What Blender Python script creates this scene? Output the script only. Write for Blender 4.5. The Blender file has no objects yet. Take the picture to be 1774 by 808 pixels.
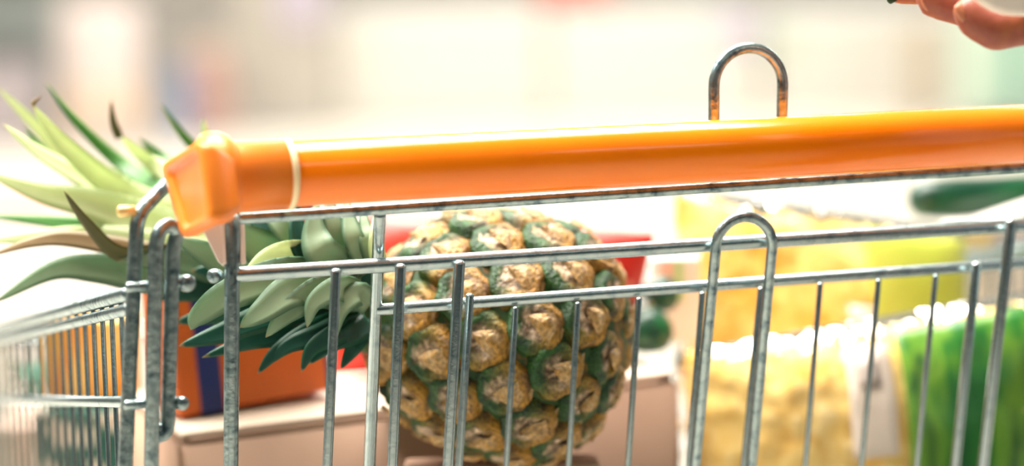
import bpy, bmesh, math, random
from mathutils import Vector, Matrix, noise

random.seed(7)
C = bpy.context.scene
COL = C.collection
R = math.radians
PI = math.pi

# ------------------------------------------------------------------ camera
# World: X runs along the trolley handle (right), Y into the basket, Z up.
F = 4500.0                      # focal length in pixels of the 1774x808 frame
YAW, PITCH, ROLL = R(20), R(6), R(1.5)
fwd = Vector((math.sin(YAW) * math.cos(PITCH), math.cos(YAW) * math.cos(PITCH), -math.sin(PITCH)))
rt0 = Vector((math.cos(YAW), -math.sin(YAW), 0))
up0 = rt0.cross(fwd)
right = rt0 * math.cos(ROLL) - up0 * math.sin(ROLL)
up = up0 * math.cos(ROLL) + rt0 * math.sin(ROLL)
HANDLE_Z = 1.0
_d0 = 1.354
cam_loc = Vector((0, 0, HANDLE_Z)) - (fwd * _d0 + right * ((500 - 887) / F * _d0) + up * ((404 - 302) / F * _d0))
cam_d = bpy.data.cameras.new('camera')
cam = bpy.data.objects.new('camera', cam_d)
COL.objects.link(cam)
cam.matrix_world = Matrix((
    (right.x, up.x, -fwd.x, cam_loc.x),
    (right.y, up.y, -fwd.y, cam_loc.y),
    (right.z, up.z, -fwd.z, cam_loc.z),
    (0, 0, 0, 1)))
cam_d.sensor_width = 36
cam_d.lens = F / 1774 * 36
cam_d.clip_start = 0.05
cam_d.clip_end = 200
cam_d.dof.use_dof = True
cam_d.dof.focus_distance = 1.43
cam_d.dof.aperture_fstop = 2.7
C.camera = cam

# ------------------------------------------------------------------ world, exposure, lights
w = bpy.data.worlds.new('world')
C.world = w
w.use_nodes = True
w.node_tree.nodes['Background'].inputs[0].default_value = (0.55, 0.75, 0.8, 1)
w.node_tree.nodes['Background'].inputs[1].default_value = 0.25
C.view_settings.view_transform = 'Standard'
C.view_settings.look = 'None'
C.view_settings.gamma = 1
C.view_settings.use_curve_mapping = False
C.view_settings.exposure = -0.45


def room(xc, d, z=0.0):
    """a point of the shop floor plan: xc metres right of the camera, d metres ahead of it"""
    return Vector((cam_loc.x + math.cos(YAW) * xc + math.sin(YAW) * d,
                   cam_loc.y - math.sin(YAW) * xc + math.cos(YAW) * d, z))


CEIL = 3.9


def ceiling_lamp_light(loc, sx, sy, power, col, rz):
    l = bpy.data.lights.new('ceiling_lamp_light', 'AREA')
    l.shape = 'RECTANGLE'
    l.size, l.size_y = sx, sy
    l.energy = power
    l.color = col
    o = bpy.data.objects.new('ceiling_lamp_light', l)
    COL.objects.link(o)
    o.location = loc
    o.rotation_euler = (0, 0, rz)
    return o


WARM = (1.0, 0.938, 0.875)
COOL_FILL = (0.80, 0.96, 1.0)
LAMPS = []                       # (centre, size x, size y, rotation): fixtures are built below
# the broad panel over the trolley, reflected along the tops of its left half
LAMPS.append((Vector((-0.60, 1.35, CEIL)), 4.1, 2.4, 0.0, 1150, WARM))
for d in (8.5, 13.0, 17.5):
    for xc in (-5.0, 0.0, 5.0):
        LAMPS.append((room(xc, d, CEIL), 3.6, 1.2, -YAW, 335, WARM))
LAMPS.append((room(-2.6, -3.2, CEIL), 2.6, 1.0, -YAW, 30, COOL_FILL))  # unseen pair of fill lights, added to lift the shadows towards teal
LAMPS.append((room(2.2, -3.2, CEIL), 2.6, 1.0, -YAW, 30, COOL_FILL))


# ------------------------------------------------------------------ helpers: pixels to points
def ray(px, py):
    return fwd + right * ((px - 887) / F) + up * ((404 - py) / F)


def at_d(px, py, d):
    return cam_loc + ray(px, py) * d


def at_y(px, py, y):
    r = ray(px, py)
    return cam_loc + r * ((y - cam_loc.y) / r.y)


def at_x(px, py, x):
    r = ray(px, py)
    return cam_loc + r * ((x - cam_loc.x) / r.x)


def at_z(px, py, z):
    r = ray(px, py)
    return cam_loc + r * ((z - cam_loc.z) / r.z)


GB = math.tan(R(14))            # the hinged rear gate hangs with its foot swung inwards
GY, GZ = 0.028, 0.952


def gate(px, py, off=0.0):
    r = ray(px, py)
    # y = GY + off + GB*(GZ - z)
    t = (GY + off + GB * (GZ - cam_loc.z) - cam_loc.y) / (r.y + GB * r.z)
    return cam_loc + r * t


# ------------------------------------------------------------------ helpers: materials
def lin(c):
    return tuple((x / 12.92 if x <= 0.04045 else ((x + 0.055) / 1.055) ** 2.4) for x in [v / 255 for v in c]) + (1,)


def mat(name, rgb, rough=0.5, metal=0.0, var=None, scale=30, spec=0.5, coat=0.0, bump=0.0, bscale=None,
        stretch=None, sub=0.0, detail=4, trans=0.0, contrast=(0.35, 0.65)):
    m = bpy.data.materials.new(name)
    m.use_nodes = True
    nt = m.node_tree
    b = nt.nodes['Principled BSDF']
    b.inputs['Roughness'].default_value = rough
    b.inputs['Metallic'].default_value = metal
    b.inputs['Specular IOR Level'].default_value = spec
    b.inputs['Coat Weight'].default_value = coat
    b.inputs['Coat Roughness'].default_value = 0.1
    b.inputs['Base Color'].default_value = lin(rgb)
    if sub:
        b.inputs['Subsurface Weight'].default_value = sub
        b.inputs['Subsurface Radius'].default_value = (0.01, 0.005, 0.003)
        b.inputs['Subsurface Scale'].default_value = 0.5
    tc = nt.nodes.new('ShaderNodeTexCoord')
    src = tc.outputs['Object']
    if stretch:
        mp = nt.nodes.new('ShaderNodeMapping')
        mp.inputs['Scale'].default_value = stretch
        nt.links.new(src, mp.inputs[0])
        src = mp.outputs[0]
    if var:
        n = nt.nodes.new('ShaderNodeTexNoise')
        n.inputs['Scale'].default_value = scale
        n.inputs['Detail'].default_value = detail
        nt.links.new(src, n.inputs['Vector'])
        rp = nt.nodes.new('ShaderNodeValToRGB')
        e = rp.color_ramp.elements
        cols = [rgb] + list(var)
        lo, hi = contrast
        e[0].position, e[0].color = lo, lin(cols[0])
        e[1].position, e[1].color = hi, lin(cols[-1])
        for i, cc in enumerate(cols[1:-1]):
            q = e.new(lo + (hi - lo) * (i + 1) / (len(cols) - 1))
            q.color = lin(cc)
        nt.links.new(n.outputs['Fac'], rp.inputs['Fac'])
        nt.links.new(rp.outputs['Color'], b.inputs['Base Color'])
    if bump:
        n2 = nt.nodes.new('ShaderNodeTexNoise')
        n2.inputs['Scale'].default_value = bscale or scale
        n2.inputs['Detail'].default_value = 5
        nt.links.new(src, n2.inputs['Vector'])
        bp = nt.nodes.new('ShaderNodeBump')
        bp.inputs['Strength'].default_value = bump
        bp.inputs['Distance'].default_value = 0.004
        nt.links.new(n2.outputs['Fac'], bp.inputs['Height'])
        nt.links.new(bp.outputs['Normal'], b.inputs['Normal'])
    return m


def vcol_mat(name, rough=0.5, var=0.5, scale=60, bump=0.3, coat=0.0, spec=0.4):
    """colour from the mesh's own 'col' attribute, broken up by noise"""
    m = bpy.data.materials.new(name)
    m.use_nodes = True
    nt = m.node_tree
    b = nt.nodes['Principled BSDF']
    b.inputs['Roughness'].default_value = rough
    b.inputs['Coat Weight'].default_value = coat
    b.inputs['Specular IOR Level'].default_value = spec
    a = nt.nodes.new('ShaderNodeAttribute')
    a.attribute_name = 'col'
    tc = nt.nodes.new('ShaderNodeTexCoord')
    n = nt.nodes.new('ShaderNodeTexNoise')
    n.inputs['Scale'].default_value = scale
    n.inputs['Detail'].default_value = 5
    nt.links.new(tc.outputs['Object'], n.inputs['Vector'])
    mr = nt.nodes.new('ShaderNodeMapRange')
    mr.inputs[1].default_value, mr.inputs[2].default_value = 0.3, 0.7
    mr.inputs[3].default_value, mr.inputs[4].default_value = 1 - var, 1 + var * 0.6
    nt.links.new(n.outputs['Fac'], mr.inputs[0])
    mx = nt.nodes.new('ShaderNodeVectorMath')
    mx.operation = 'SCALE'
    nt.links.new(a.outputs['Color'], mx.inputs[0])
    nt.links.new(mr.outputs[0], mx.inputs['Scale'])
    nt.links.new(mx.outputs[0], b.inputs['Base Color'])
    if bump:
        bp = nt.nodes.new('ShaderNodeBump')
        bp.inputs['Strength'].default_value = bump
        bp.inputs['Distance'].default_value = 0.003
        nt.links.new(n.outputs['Fac'], bp.inputs['Height'])
        nt.links.new(bp.outputs['Normal'], b.inputs['Normal'])
    return m


def film_mat(name, tint=(255, 252, 240), gloss=0.35, scale=40, bump=0.5):
    m = bpy.data.materials.new(name)
    m.use_nodes = True
    nt = m.node_tree
    nt.nodes.remove(nt.nodes['Principled BSDF'])
    out = nt.nodes['Material Output']
    tr = nt.nodes.new('ShaderNodeBsdfTransparent')
    tr.inputs[0].default_value = lin(tint)
    gl = nt.nodes.new('ShaderNodeBsdfGlossy')
    gl.inputs['Roughness'].default_value = 0.07
    tc = nt.nodes.new('ShaderNodeTexCoord')
    n = nt.nodes.new('ShaderNodeTexNoise')
    n.inputs['Scale'].default_value = scale
    n.inputs['Detail'].default_value = 2
    nt.links.new(tc.outputs['Object'], n.inputs['Vector'])
    bp = nt.nodes.new('ShaderNodeBump')
    bp.inputs['Strength'].default_value = bump
    bp.inputs['Distance'].default_value = 0.01
    nt.links.new(n.outputs['Fac'], bp.inputs['Height'])
    nt.links.new(bp.outputs['Normal'], gl.inputs['Normal'])
    lw = nt.nodes.new('ShaderNodeLayerWeight')
    lw.inputs['Blend'].default_value = gloss
    nt.links.new(bp.outputs['Normal'], lw.inputs['Normal'])
    ms = nt.nodes.new('ShaderNodeMixShader')
    nt.links.new(lw.outputs['Fresnel'], ms.inputs[0])
    nt.links.new(tr.outputs[0], ms.inputs[1])
    nt.links.new(gl.outputs[0], ms.inputs[2])
    nt.links.new(ms.outputs[0], out.inputs['Surface'])
    return m


def glow_mat(name, col, power):
    m = bpy.data.materials.new(name)
    m.use_nodes = True
    b = m.node_tree.nodes['Principled BSDF']
    b.inputs['Base Color'].default_value = (0.9, 0.9, 0.9, 1)
    b.inputs['Emission Color'].default_value = col + (1,)
    b.inputs['Emission Strength'].default_value = power
    return m


M = {}
M['steel'] = mat('zinc_plated_steel', (150, 168, 170), 0.26, 0.95, var=[(164, 178, 178), (120, 140, 146)], scale=110, bump=0.06, bscale=300, contrast=(0.3, 0.75))
M['steel_worn'] = mat('worn_zinc_steel', (156, 172, 172), 0.30, 0.93, var=[(134, 152, 154), (80, 100, 110)], scale=170, bump=0.12, bscale=300, contrast=(0.42, 0.72))
M['brass'] = mat('brass', (232, 200, 130), 0.4, 0.4)
M['orange'] = mat('orange_plastic', (255, 132, 6), 0.17, var=[(252, 125, 4)], scale=20, spec=0.5, bump=0.02, bscale=300)
M['orange_cap'] = mat('orange_cap_plastic', (248, 136, 36), 0.36, var=[(242, 126, 30)], scale=25, spec=0.4, bump=0.03, bscale=200)
M['cream_ring'] = mat('cream_plastic', (250, 226, 178), 0.4)
M['bracket'] = mat('pinkish_white_plastic', (232, 216, 204), 0.5)
M['floor'] = mat('pale_polished_floor', (196, 190, 178), 0.55, var=[(190, 184, 172)], scale=0.6, spec=0.3)
M['wall'] = mat('cream_wall', (204, 198, 190), 0.8)
M['wall_side'] = mat('grey_side_wall', (150, 160, 160), 0.8)
M['wall_teal'] = mat('grey_green_wall', (50, 76, 84), 0.8)
M['ceiling'] = mat('ceiling_panels', (164, 172, 172), 0.9)
M['fixture'] = mat('lamp_housing', (235, 235, 232), 0.5)
M['diffuser'] = glow_mat('lamp_diffuser', (1.0, 0.95, 0.86), 4.0)
M['cardboard'] = mat('cardboard', (164, 132, 108), 0.85, var=[(152, 120, 98)], scale=14, bump=0.05)
M['tape'] = mat('pale_tape', (246, 238, 224), 0.5)
M['leaf'] = vcol_mat('pineapple_leaf', 0.42, 0.12, 50, 0.05, 0.0, 0.5)
_nt = M['leaf'].node_tree            # leaves let light through
_tl = _nt.nodes.new('ShaderNodeBsdfTranslucent')
_at = [n for n in _nt.nodes if n.type == 'ATTRIBUTE'][0]
_nt.links.new(_at.outputs['Color'], _tl.inputs[0])
_ms = _nt.nodes.new('ShaderNodeMixShader')
_ms.inputs[0].default_value = 0.4
_nt.links.new(_nt.nodes['Principled BSDF'].outputs[0], _ms.inputs[1])
_nt.links.new(_tl.outputs[0], _ms.inputs[2])
_nt.links.new(_ms.outputs[0], _nt.nodes['Material Output'].inputs['Surface'])
M['eye'] = vcol_mat('pineapple_rind', 0.45, 0.55, 8, 0.8, 0.0, 0.4)
M['core'] = mat('pineapple_groove', (52, 84, 30), 0.7, var=[(30, 62, 26), (150, 96, 26)], scale=60)


# ------------------------------------------------------------------ helpers: objects
def mesh_obj(name, verts, faces, m, parent=None, smooth=True, cols=None, uvs=None, origin=None):
    vs = [Vector(v) for v in verts]
    if origin is None:
        origin = sum(vs, Vector()) / len(vs)
    me = bpy.data.meshes.new(name)
    me.from_pydata([v - origin for v in vs], [], faces)
    if m is not None:
        for mm in (m if isinstance(m, (list, tuple)) else [m]):
            me.materials.append(mm)
    if smooth:
        for p in me.polygons:
            p.use_smooth = True
    if cols:
        a = me.color_attributes.new('col', 'FLOAT_COLOR', 'POINT')
        for i, c in enumerate(cols):
            a.data[i].color = c
    me.update()
    o = bpy.data.objects.new(name, me)
    COL.objects.link(o)
    place(o, origin, parent)
    return o


WORLD_LOC = {}


def place(o, loc, parent):
    """put o at a world place; parents here are only ever moved, never turned"""
    loc = Vector(loc)
    if parent is not None:
        o.parent = parent
        o.location = loc - WORLD_LOC[parent]
    else:
        o.location = loc
    WORLD_LOC[o] = loc


def tag(o, label=None, cat=None, group=None, kind=None):
    if label:
        o['label'] = label
    if cat:
        o['category'] = cat
    if group:
        o['group'] = group
    if kind:
        o['kind'] = kind
    return o


def thing(name, label, cat, loc, group=None):
    o = bpy.data.objects.new(name, None)
    o.empty_display_size = 0.05
    COL.objects.link(o)
    place(o, loc, None)
    return tag(o, label, cat, group)


def join(*parts):
    V, Fc = [], []
    for v, f in parts:
        n = len(V)
        V += list(v)
        Fc += [[i + n for i in q] for q in f]
    return V, Fc


def tube(pts, rad, n=12, cap=True):
    """a swept round bar through pts; rad is a number or one per point"""
    pts = [Vector(p) for p in pts]
    k = len(pts)
    rads = rad if isinstance(rad, (list, tuple)) else [rad] * k
    T = []
    for i in range(k):
        a = pts[max(i - 1, 0)]
        b = pts[min(i + 1, k - 1)]
        T.append((b - a).normalized())
    ref = Vector((0, 0, 1)) if abs(T[0].z) < 0.9 else Vector((1, 0, 0))
    nrm = T[0].cross(ref).normalized()
    V, Fc = [], []
    rings = []

    def ring(c, t, nr, r):
        bi = t.cross(nr)
        s = len(V)
        for j in range(n):
            a = 2 * PI * j / n
            V.append(c + (nr * math.cos(a) + bi * math.sin(a)) * r)
        rings.append(s)
    for i in range(k):
        nrm = (nrm - T[i] * nrm.dot(T[i])).normalized()
        if cap and i == 0:
            for q in (0.25, 0.7):
                rr = rads[0]
                ring(pts[0] - T[0] * rr * 0.5 * math.cos(math.asin(q)), T[0], nrm, rr * q)
        ring(pts[i], T[i], nrm, rads[i])
        if cap and i == k - 1:
            for q in (0.7, 0.25):
                rr = rads[-1]
                ring(pts[-1] + T[-1] * rr * 0.5 * math.cos(math.asin(q)), T[-1], nrm, rr * q)
    for a, b in zip(rings[:-1], rings[1:]):
        for j in range(n):
            Fc.append([a + j, a + (j + 1) % n, b + (j + 1) % n, b + j])
    Fc.append([rings[0] + j for j in range(n)][::-1])
    Fc.append([rings[-1] + j for j in range(n)])
    return V, Fc


def bend(pts, r, seg=6):
    """round the corners of a polyline with radius r"""
    pts = [Vector(p) for p in pts]
    out = [pts[0]]
    for i in range(1, len(pts) - 1):
        p, a, b = pts[i], pts[i - 1], pts[i + 1]
        u, v = (a - p), (b - p)
        q = min(r, u.length * 0.48, v.length * 0.48)
        s, e = p + u.normalized() * q, p + v.normalized() * q
        for k in range(seg + 1):
            t = k / seg
            out.append(s * (1 - t) ** 2 + p * 2 * t * (1 - t) + e * t * t)
    out.append(pts[-1])
    return out


def dpx(px, p):
    """metres covered by px pixels at point p"""
    return px / F * (p - cam_loc).dot(fwd)


def lathe(prof, origin, axis, n=32, close=True):
    """prof: list of (distance along axis, radius)"""
    axis = Vector(axis).normalized()
    ref = Vector((0, 0, 1)) if abs(axis.z) < 0.9 else Vector((1, 0, 0))
    a = axis.cross(ref).normalized()
    b = axis.cross(a)
    V, Fc = [], []
    for s, r in prof:
        for j in range(n):
            t = 2 * PI * j / n
            V.append(Vector(origin) + axis * s + (a * math.cos(t) + b * math.sin(t)) * r)
    for i in range(len(prof) - 1):
        for j in range(n):
            Fc.append([i * n + j, i * n + (j + 1) % n, (i + 1) * n + (j + 1) % n, (i + 1) * n + j])
    if close:
        Fc.append([j for j in range(n)][::-1])
        Fc.append([(len(prof) - 1) * n + j for j in range(n)])
    return V, Fc


def rbox(c, sx, sy, sz, rz=0.0, bev=0.004, seg=2, rot=None):
    """bevelled box centred on c"""
    bm = bmesh.new()
    bmesh.ops.create_cube(bm, size=1)
    bmesh.ops.scale(bm, vec=(sx, sy, sz), verts=bm.verts)
    if bev:
        bmesh.ops.bevel(bm, geom=bm.edges[:], offset=bev, segments=seg, affect='EDGES', profile=0.5)
    mt = Matrix.Translation(Vector(c)) @ (rot if rot is not None else Matrix.Rotation(rz, 4, 'Z'))
    bmesh.ops.transform(bm, matrix=mt, verts=bm.verts)
    bm.verts.ensure_lookup_table()
    V = [v.co.copy() for v in bm.verts]
    Fc = [[v.index for v in f.verts] for f in bm.faces]
    bm.free()
    return V, Fc


def box(name, c, sx, sy, sz, m, parent=None, rz=0.0, bev=0.004, smooth=False, rot=None):
    V, Fc = rbox(c, sx, sy, sz, rz, bev, rot=rot)
    return mesh_obj(name, V, Fc, m, parent, smooth, origin=Vector(c))


# ------------------------------------------------------------------ the setting
RM = (-13.0, 13.0, -6.0, 24.0)          # room: left, right, behind, ahead of the camera


def slab(name, a, b, c, d, thick, m):
    """quad a,b,c,d with thickness along its normal"""
    nrm = (b - a).cross(d - a).normalized() * thick
    V = [a, b, c, d, a + nrm, b + nrm, c + nrm, d + nrm]
    Fc = [[0, 1, 2, 3], [7, 6, 5, 4], [0, 4, 5, 1], [1, 5, 6, 2], [2, 6, 7, 3], [3, 7, 4, 0]]
    o = mesh_obj(name, V, Fc, m, None, False)
    o['kind'] = 'structure'
    return o


x0, x1, y0, y1 = RM
slab('floor', room(x0, y0), room(x0, y1), room(x1, y1), room(x1, y0), 0.1, M['floor'])
slab('ceiling', room(x0, y0, CEIL + .06), room(x1, y0, CEIL + .06), room(x1, y1, CEIL + .06), room(x0, y1, CEIL + .06), 0.1, M['ceiling'])
slab('wall_back', room(x0, y1), room(x0, y1, CEIL + .06), room(x1, y1, CEIL + .06), room(x1, y1), 0.1, M['wall'])
slab('wall_left', room(x0, y0), room(x0, y0, CEIL + .06), room(x0, y1, CEIL + .06), room(x0, y1), 0.1, M['wall_side'])
slab('wall_right', room(x1, y1), room(x1, y1, CEIL + .06), room(x1, y0, CEIL + .06), room(x1, y0), 0.1, M['wall_side'])
slab('wall_front', room(x1, y0), room(x1, y0, CEIL + .06), room(x0, y0, CEIL + .06), room(x0, y0), 0.1, M['wall_teal'])

LAMP_LABELS = ['very large white ceiling lamp panel right over the trolley']
for row in ('first row beyond the trolley', 'middle row over the shop floor', 'last row, over the chest freezers'):
    for side in ('left', 'middle', 'right'):
        LAMP_LABELS.append('long white ceiling lamp panel, %s one of the %s' % (side, row))
LAMP_LABELS += ['added bluish fill light panel behind the camera on the left', 'added bluish fill light panel behind the camera on the right']
for i, (c, sx, sy, rz, pw, colr) in enumerate(LAMPS):
    l = thing('ceiling_lamp', LAMP_LABELS[i], 'lamp', c, 'ceiling lamps')
    t = 0.04
    V, Fc = join(rbox(c + Matrix.Rotation(rz, 3, 'Z') @ Vector((0, sy / 2 + t / 2, 0.02)), sx + 2 * t, t, 0.08, rz, 0.004),
                 rbox(c + Matrix.Rotation(rz, 3, 'Z') @ Vector((0, -sy / 2 - t / 2, 0.02)), sx + 2 * t, t, 0.08, rz, 0.004),
                 rbox(c + Matrix.Rotation(rz, 3, 'Z') @ Vector((sx / 2 + t / 2, 0, 0.02)), t, sy, 0.08, rz, 0.004),
                 rbox(c + Matrix.Rotation(rz, 3, 'Z') @ Vector((-sx / 2 - t / 2, 0, 0.02)), t, sy, 0.08, rz, 0.004))
    mesh_obj('lamp_frame', V, Fc, M['fixture'], l, False)
    box('diffuser', c + Vector((0, 0, 0.035)), sx, sy, 0.02, M['fixture'], l, rz, 0)
    lt = ceiling_lamp_light(c, sx, sy, pw, colr, rz)
    lt.parent = l
    lt.location = (0, 0, 0)


# ------------------------------------------------------------------ shopping trolley
cart = thing('shopping_trolley', 'zinc wire shopping trolley with an orange plastic handle, loaded with groceries', 'trolley', (0.2, 0.35, 0))


def bar(name, pts, d_px=None, rad=None, m='steel', parent=cart, n=14, r_bend=0.0):
    pts = [Vector(p) for p in pts]
    if r_bend:
        pts = bend(pts, r_bend)
    if rad is None:
        rad = dpx(d_px, pts[0]) / 2
    V, Fc = tube(pts, rad, n)
    return mesh_obj(name, V, Fc, M[m], parent)


HR = 0.0172
# --- handle: sleeve, seam ring, collar, flange, end block
x_s = at_y(500, 302, 0).x
xl = at_y(400, 310, 0).x
XR = 0.605                                  # far (right) end of the sleeve
sleeve = mesh_obj('handle_sleeve', *lathe([(x_s, HR * .9), (x_s + .0012, HR), (XR, HR), (XR + .001, HR * .9)], (0, 0, HANDLE_Z), (1, 0, 0), 48),
                  M['orange'], cart)


def handle_end(sx, x_in, x_out):
    """collar and flange from the sleeve end outwards; sx = -1 left, +1 right"""
    col = mesh_obj('handle_collar', *lathe([(x_in, .0150), (x_in + sx * .0008, .0186), (x_in + sx * .027, .0190), (x_in + sx * .0285, .0197),
                                           (x_in + sx * .031, .0222), (x_in + sx * .0345, .0240), (x_in + sx * .040, .0243), (x_in + sx * .0435, .0232),
                                           (x_in + sx * .046, .020), (x_in + sx * .047, .012)],
                                          (0, 0, HANDLE_Z), (1, 0, 0), 48), M['orange_cap'], cart)
    mesh_obj('seam_ring', *lathe([(x_in + sx * .0010, .0165), (x_in + sx * .0010, .0188), (x_in - sx * .0022, .0188), (x_in - sx * .0030, .0175), (x_in - sx * .003, .0165)],
                                 (0, 0, HANDLE_Z), (1, 0, 0), 48), M['cream_ring'], col)
    return col


left_collar = handle_end(-1, x_s - .0015, None)
right_collar = handle_end(1, XR + .0015, None)


def end_block(px_corners, x_face, x_back, parent):
    """oblique end block with a recessed face; four face corners given in the picture on the plane x_face"""
    q = [at_x(px, py, x_face) for px, py in px_corners]         # TL TR BR BL
    c = sum(q, Vector()) / 4

    def loop(scale, dx, r=0.28, seg=5):
        P = [c + (p - c) * scale + Vector((dx, 0, 0)) for p in q]
        out = []
        for i in range(4):
            p, a, b = P[i], P[i - 1], P[(i + 1) % 4]
            s, e = p.lerp(a, r * .5), p.lerp(b, r * .5)
            for k in range(seg + 1):
                t = k / seg
                out.append(s * (1 - t) ** 2 + p * 2 * t * (1 - t) + e * t * t)
        return out
    db = x_back - x_face
    loops = [loop(.62, db * 1.5), loop(.86, db * .9), loop(.97, db * .5), loop(1.0, db * .12), loop(.955, 0), loop(.80, 0), loop(.765, db * .05), loop(.72, db * .20), loop(.68, db * .22)]
    n = len(loops[0])
    V = [v for l in loops for v in l]
    Fc = []
    for i in range(len(loops) - 1):
        for j in range(n):
            Fc.append([i * n + j, i * n + (j + 1) % n, (i + 1) * n + (j + 1) % n, (i + 1) * n + j])
    Fc.append(list(range(n))[::-1])
    Fc.append([(len(loops) - 1) * n + j for j in range(n)])
    return mesh_obj('end_block', V, Fc, M['orange_cap'], parent)


xf = x_s - .0015 - .058
end_block([(277, 285), (346, 240), (366, 386), (314, 416)], xf, xf + .013, left_collar)
# the right-hand end mirrors the left one, out of frame
ctr = (xf + (XR + (x_s - xf))) / 2
q_l = [at_x(px, py, xf) for px, py in [(277, 285), (346, 240), (366, 386), (314, 416)]]
V, Fc = rbox((XR + .058, sum(p.y for p in q_l) / 4, sum(p.z for p in q_l) / 4), .022, .07, .04, 0, .008)
mesh_obj('end_block', V, Fc, M['orange_cap'], right_collar)

# --- tube right under the sleeve, hung between the posts
tube_y = 0.012
bar('handle_tube', [at_y(418, 379, tube_y), at_y(1774, 290, tube_y), at_y(1774, 290, tube_y) + Vector((.16, 0, 0))], 20, m='steel_worn')

# --- gate: posts, rails and wires, measured on the hanging plane
def gbar(name, a, b, d, off=0.0, m='steel', down=0.30):
    """bar from picture point a through picture point b, carried on down to the gate's foot"""
    A, B = gate(*a, off), gate(*b, off)
    t = (B - A).normalized()
    B2 = A + t * ((A.z - 0.60) / -t.z)
    return bar(name, [A, B2], d, m=m)


zt = at_y(402, 380, .028)
gbar('gate_post', (403, 378), (400, 808), 27, .006, 'steel_worn')
R1a, R1b = gate(408, 476, .006), gate(1774, 390, .006)
bar('gate_rail', [R1a, R1b, R1b + (R1b - R1a).normalized() * .15], 27)
R2a, R2b = gate(652, 537, .018), gate(1774, 456, .018)
bar('gate_rail', [R2a, R2b, R2b + (R2b - R2a).normalized() * .15], 21)
gbar('gate_wire', (582, 470), (567, 808), 18, -.005)
gbar('gate_wire', (694, 462), (680, 808), 19, -.005)
gbar('gate_wire', (796, 456), (776, 808), 20, -.005)
P = [at_y(658, 372, tube_y + .004), gate(655, 440, .018), gate(640, 808, .021)]
t = (P[2] - P[1]).normalized()
bar('gate_post', [P[0], P[1], P[1] + t * ((P[1].z - .60) / -t.z)], 22)
for a, b, d in [((814, 512), (795, 808), 15), ((893, 534), (877, 808), 11), ((1001, 526), (985, 808), 11), ((1107, 518), (1088, 808), 11),
                ((1217, 508), (1193, 808), 11), ((1318, 500), (1288, 808), 11), ((1421, 492), (1395, 808), 10), ((1522, 486), (1492, 808), 10), ((1621, 478), (1588, 808), 10)]:
    gbar('gate_wire', a, b, d, .012)
gbar('gate_wire', (1692, 458), (1655, 808), 17, .006)
gbar('gate_post', (1752, 384), (1703, 808), 20, -.004)
gbar('gate_wire', (1850, 450), (1808, 808), 11, .012)
for k in range(4):
    gbar('gate_wire', (1950 + 98 * k, 441 - 7 * k), (1905 + 95 * k, 808), 11, .012)


def arch(name, lp, rp, peak_y, lb, rb, d, off, plane, m='steel'):
    """inverted U: left spring lp, right spring rp, crown height in the picture; feet lb, rb"""
    A, B = plane(*lp, off), plane(*rp, off)
    top = plane((lp[0] + rp[0]) / 2, peak_y, off)
    cc = (A + B) / 2
    u = (A - B) / 2
    v = top - cc
    pts = [plane(*lb, off)] + [cc + u * math.cos(a) + v * math.sin(a) for a in [PI * k / 20 for k in range(21)]] + [plane(*rb, off)]
    return pts


pts = arch('', (1240, 432), (1338, 425), 376, (1205, 808), (1302, 808), 18, -.005, gate)
for i in (0, -1):
    nb = pts[1] if i == 0 else pts[-2]
    t = (pts[i] - nb).normalized()
    pts[i] = nb + t * ((nb.z - .60) / -t.z)
bar('gate_arch', pts, rad=dpx(19, pts[5]) / 2, m='steel_worn')
pts = arch('', (1237, 150), (1356, 146), 83, (1236, 300), (1352, 296), 20, .026, at_y)
bar('handle_arch', pts, rad=dpx(20, pts[5]) / 2, m='steel_worn')
foot = gate(887, 1650, .01).z
bar('gate_rail', [gate(390, 1500, .01), gate(2250, 1440, .01)], 20)

# --- corner: bent frame post, hook, pins
cy = 0.02
L1 = [at_y(290, 317, cy + .02), at_y(238, 372, cy + .005), at_y(217, 808, cy + .005)]
t = (L1[2] - L1[1]).normalized()
L1.append(L1[1] + t * ((L1[1].z - .18) / -t.z))
bar('frame_post', [L1[0], L1[1], L1[3]], 26, m='steel_worn', r_bend=.008)
nip = at_y(221, 366, cy + .005)
mesh_obj('rail_plug', *lathe([(-.004, .0028), (.004, .0033), (.0055, .002)], nip, (-1, .1, 0), 16), M['brass'], cart)
H = [at_y(262, 808, cy - .004), at_y(270, 425, cy - .004), at_y(276, 400, cy - .004), at_y(292, 388, cy - .002), at_y(308, 400, cy), at_y(300, 430, cy), at_y(291, 735, cy), at_y(286, 752, cy), at_y(272, 756, cy)]
t = (H[0] - H[1]).normalized()
H[0] = H[1] + t * ((H[1].z - .60) / -t.z)
bar('gate_hook', H, 26, m='steel_worn', r_bend=.004)
for px, py, rr in ((322, 491, 15), (313, 699, 12)):
    p = at_y(px, py, cy)
    rr = dpx(rr, p)
    q = at_y(px - 22, py, cy)
    mesh_obj('hinge_pin', *join(tube([q, p], rr * .62, 12), lathe([(-.002, rr * .7), (-.0015, rr), (.003, rr), (.0045, rr * .6)], p, (-math.sin(YAW) * .6 + .5, -1, 0.05), 18)), M['steel_worn'], cart)
for px, py in ((241, 497), (238, 701), (276, 742)):
    p = at_y(px, py, cy)
    mesh_obj('weld_stub', *tube([p + Vector((-.006, 0, 0)), p + Vector((.006, 0, 0))], .0028, 10), M['steel_worn'], cart)
p = gate(374, 478, .01)
mesh_obj('hinge_pin', *lathe([(-.003, .003), (.0, .0038), (.003, .0038), (.004, .002)], p, (-.8, -.6, 0), 16), M['steel_worn'], cart)
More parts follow.
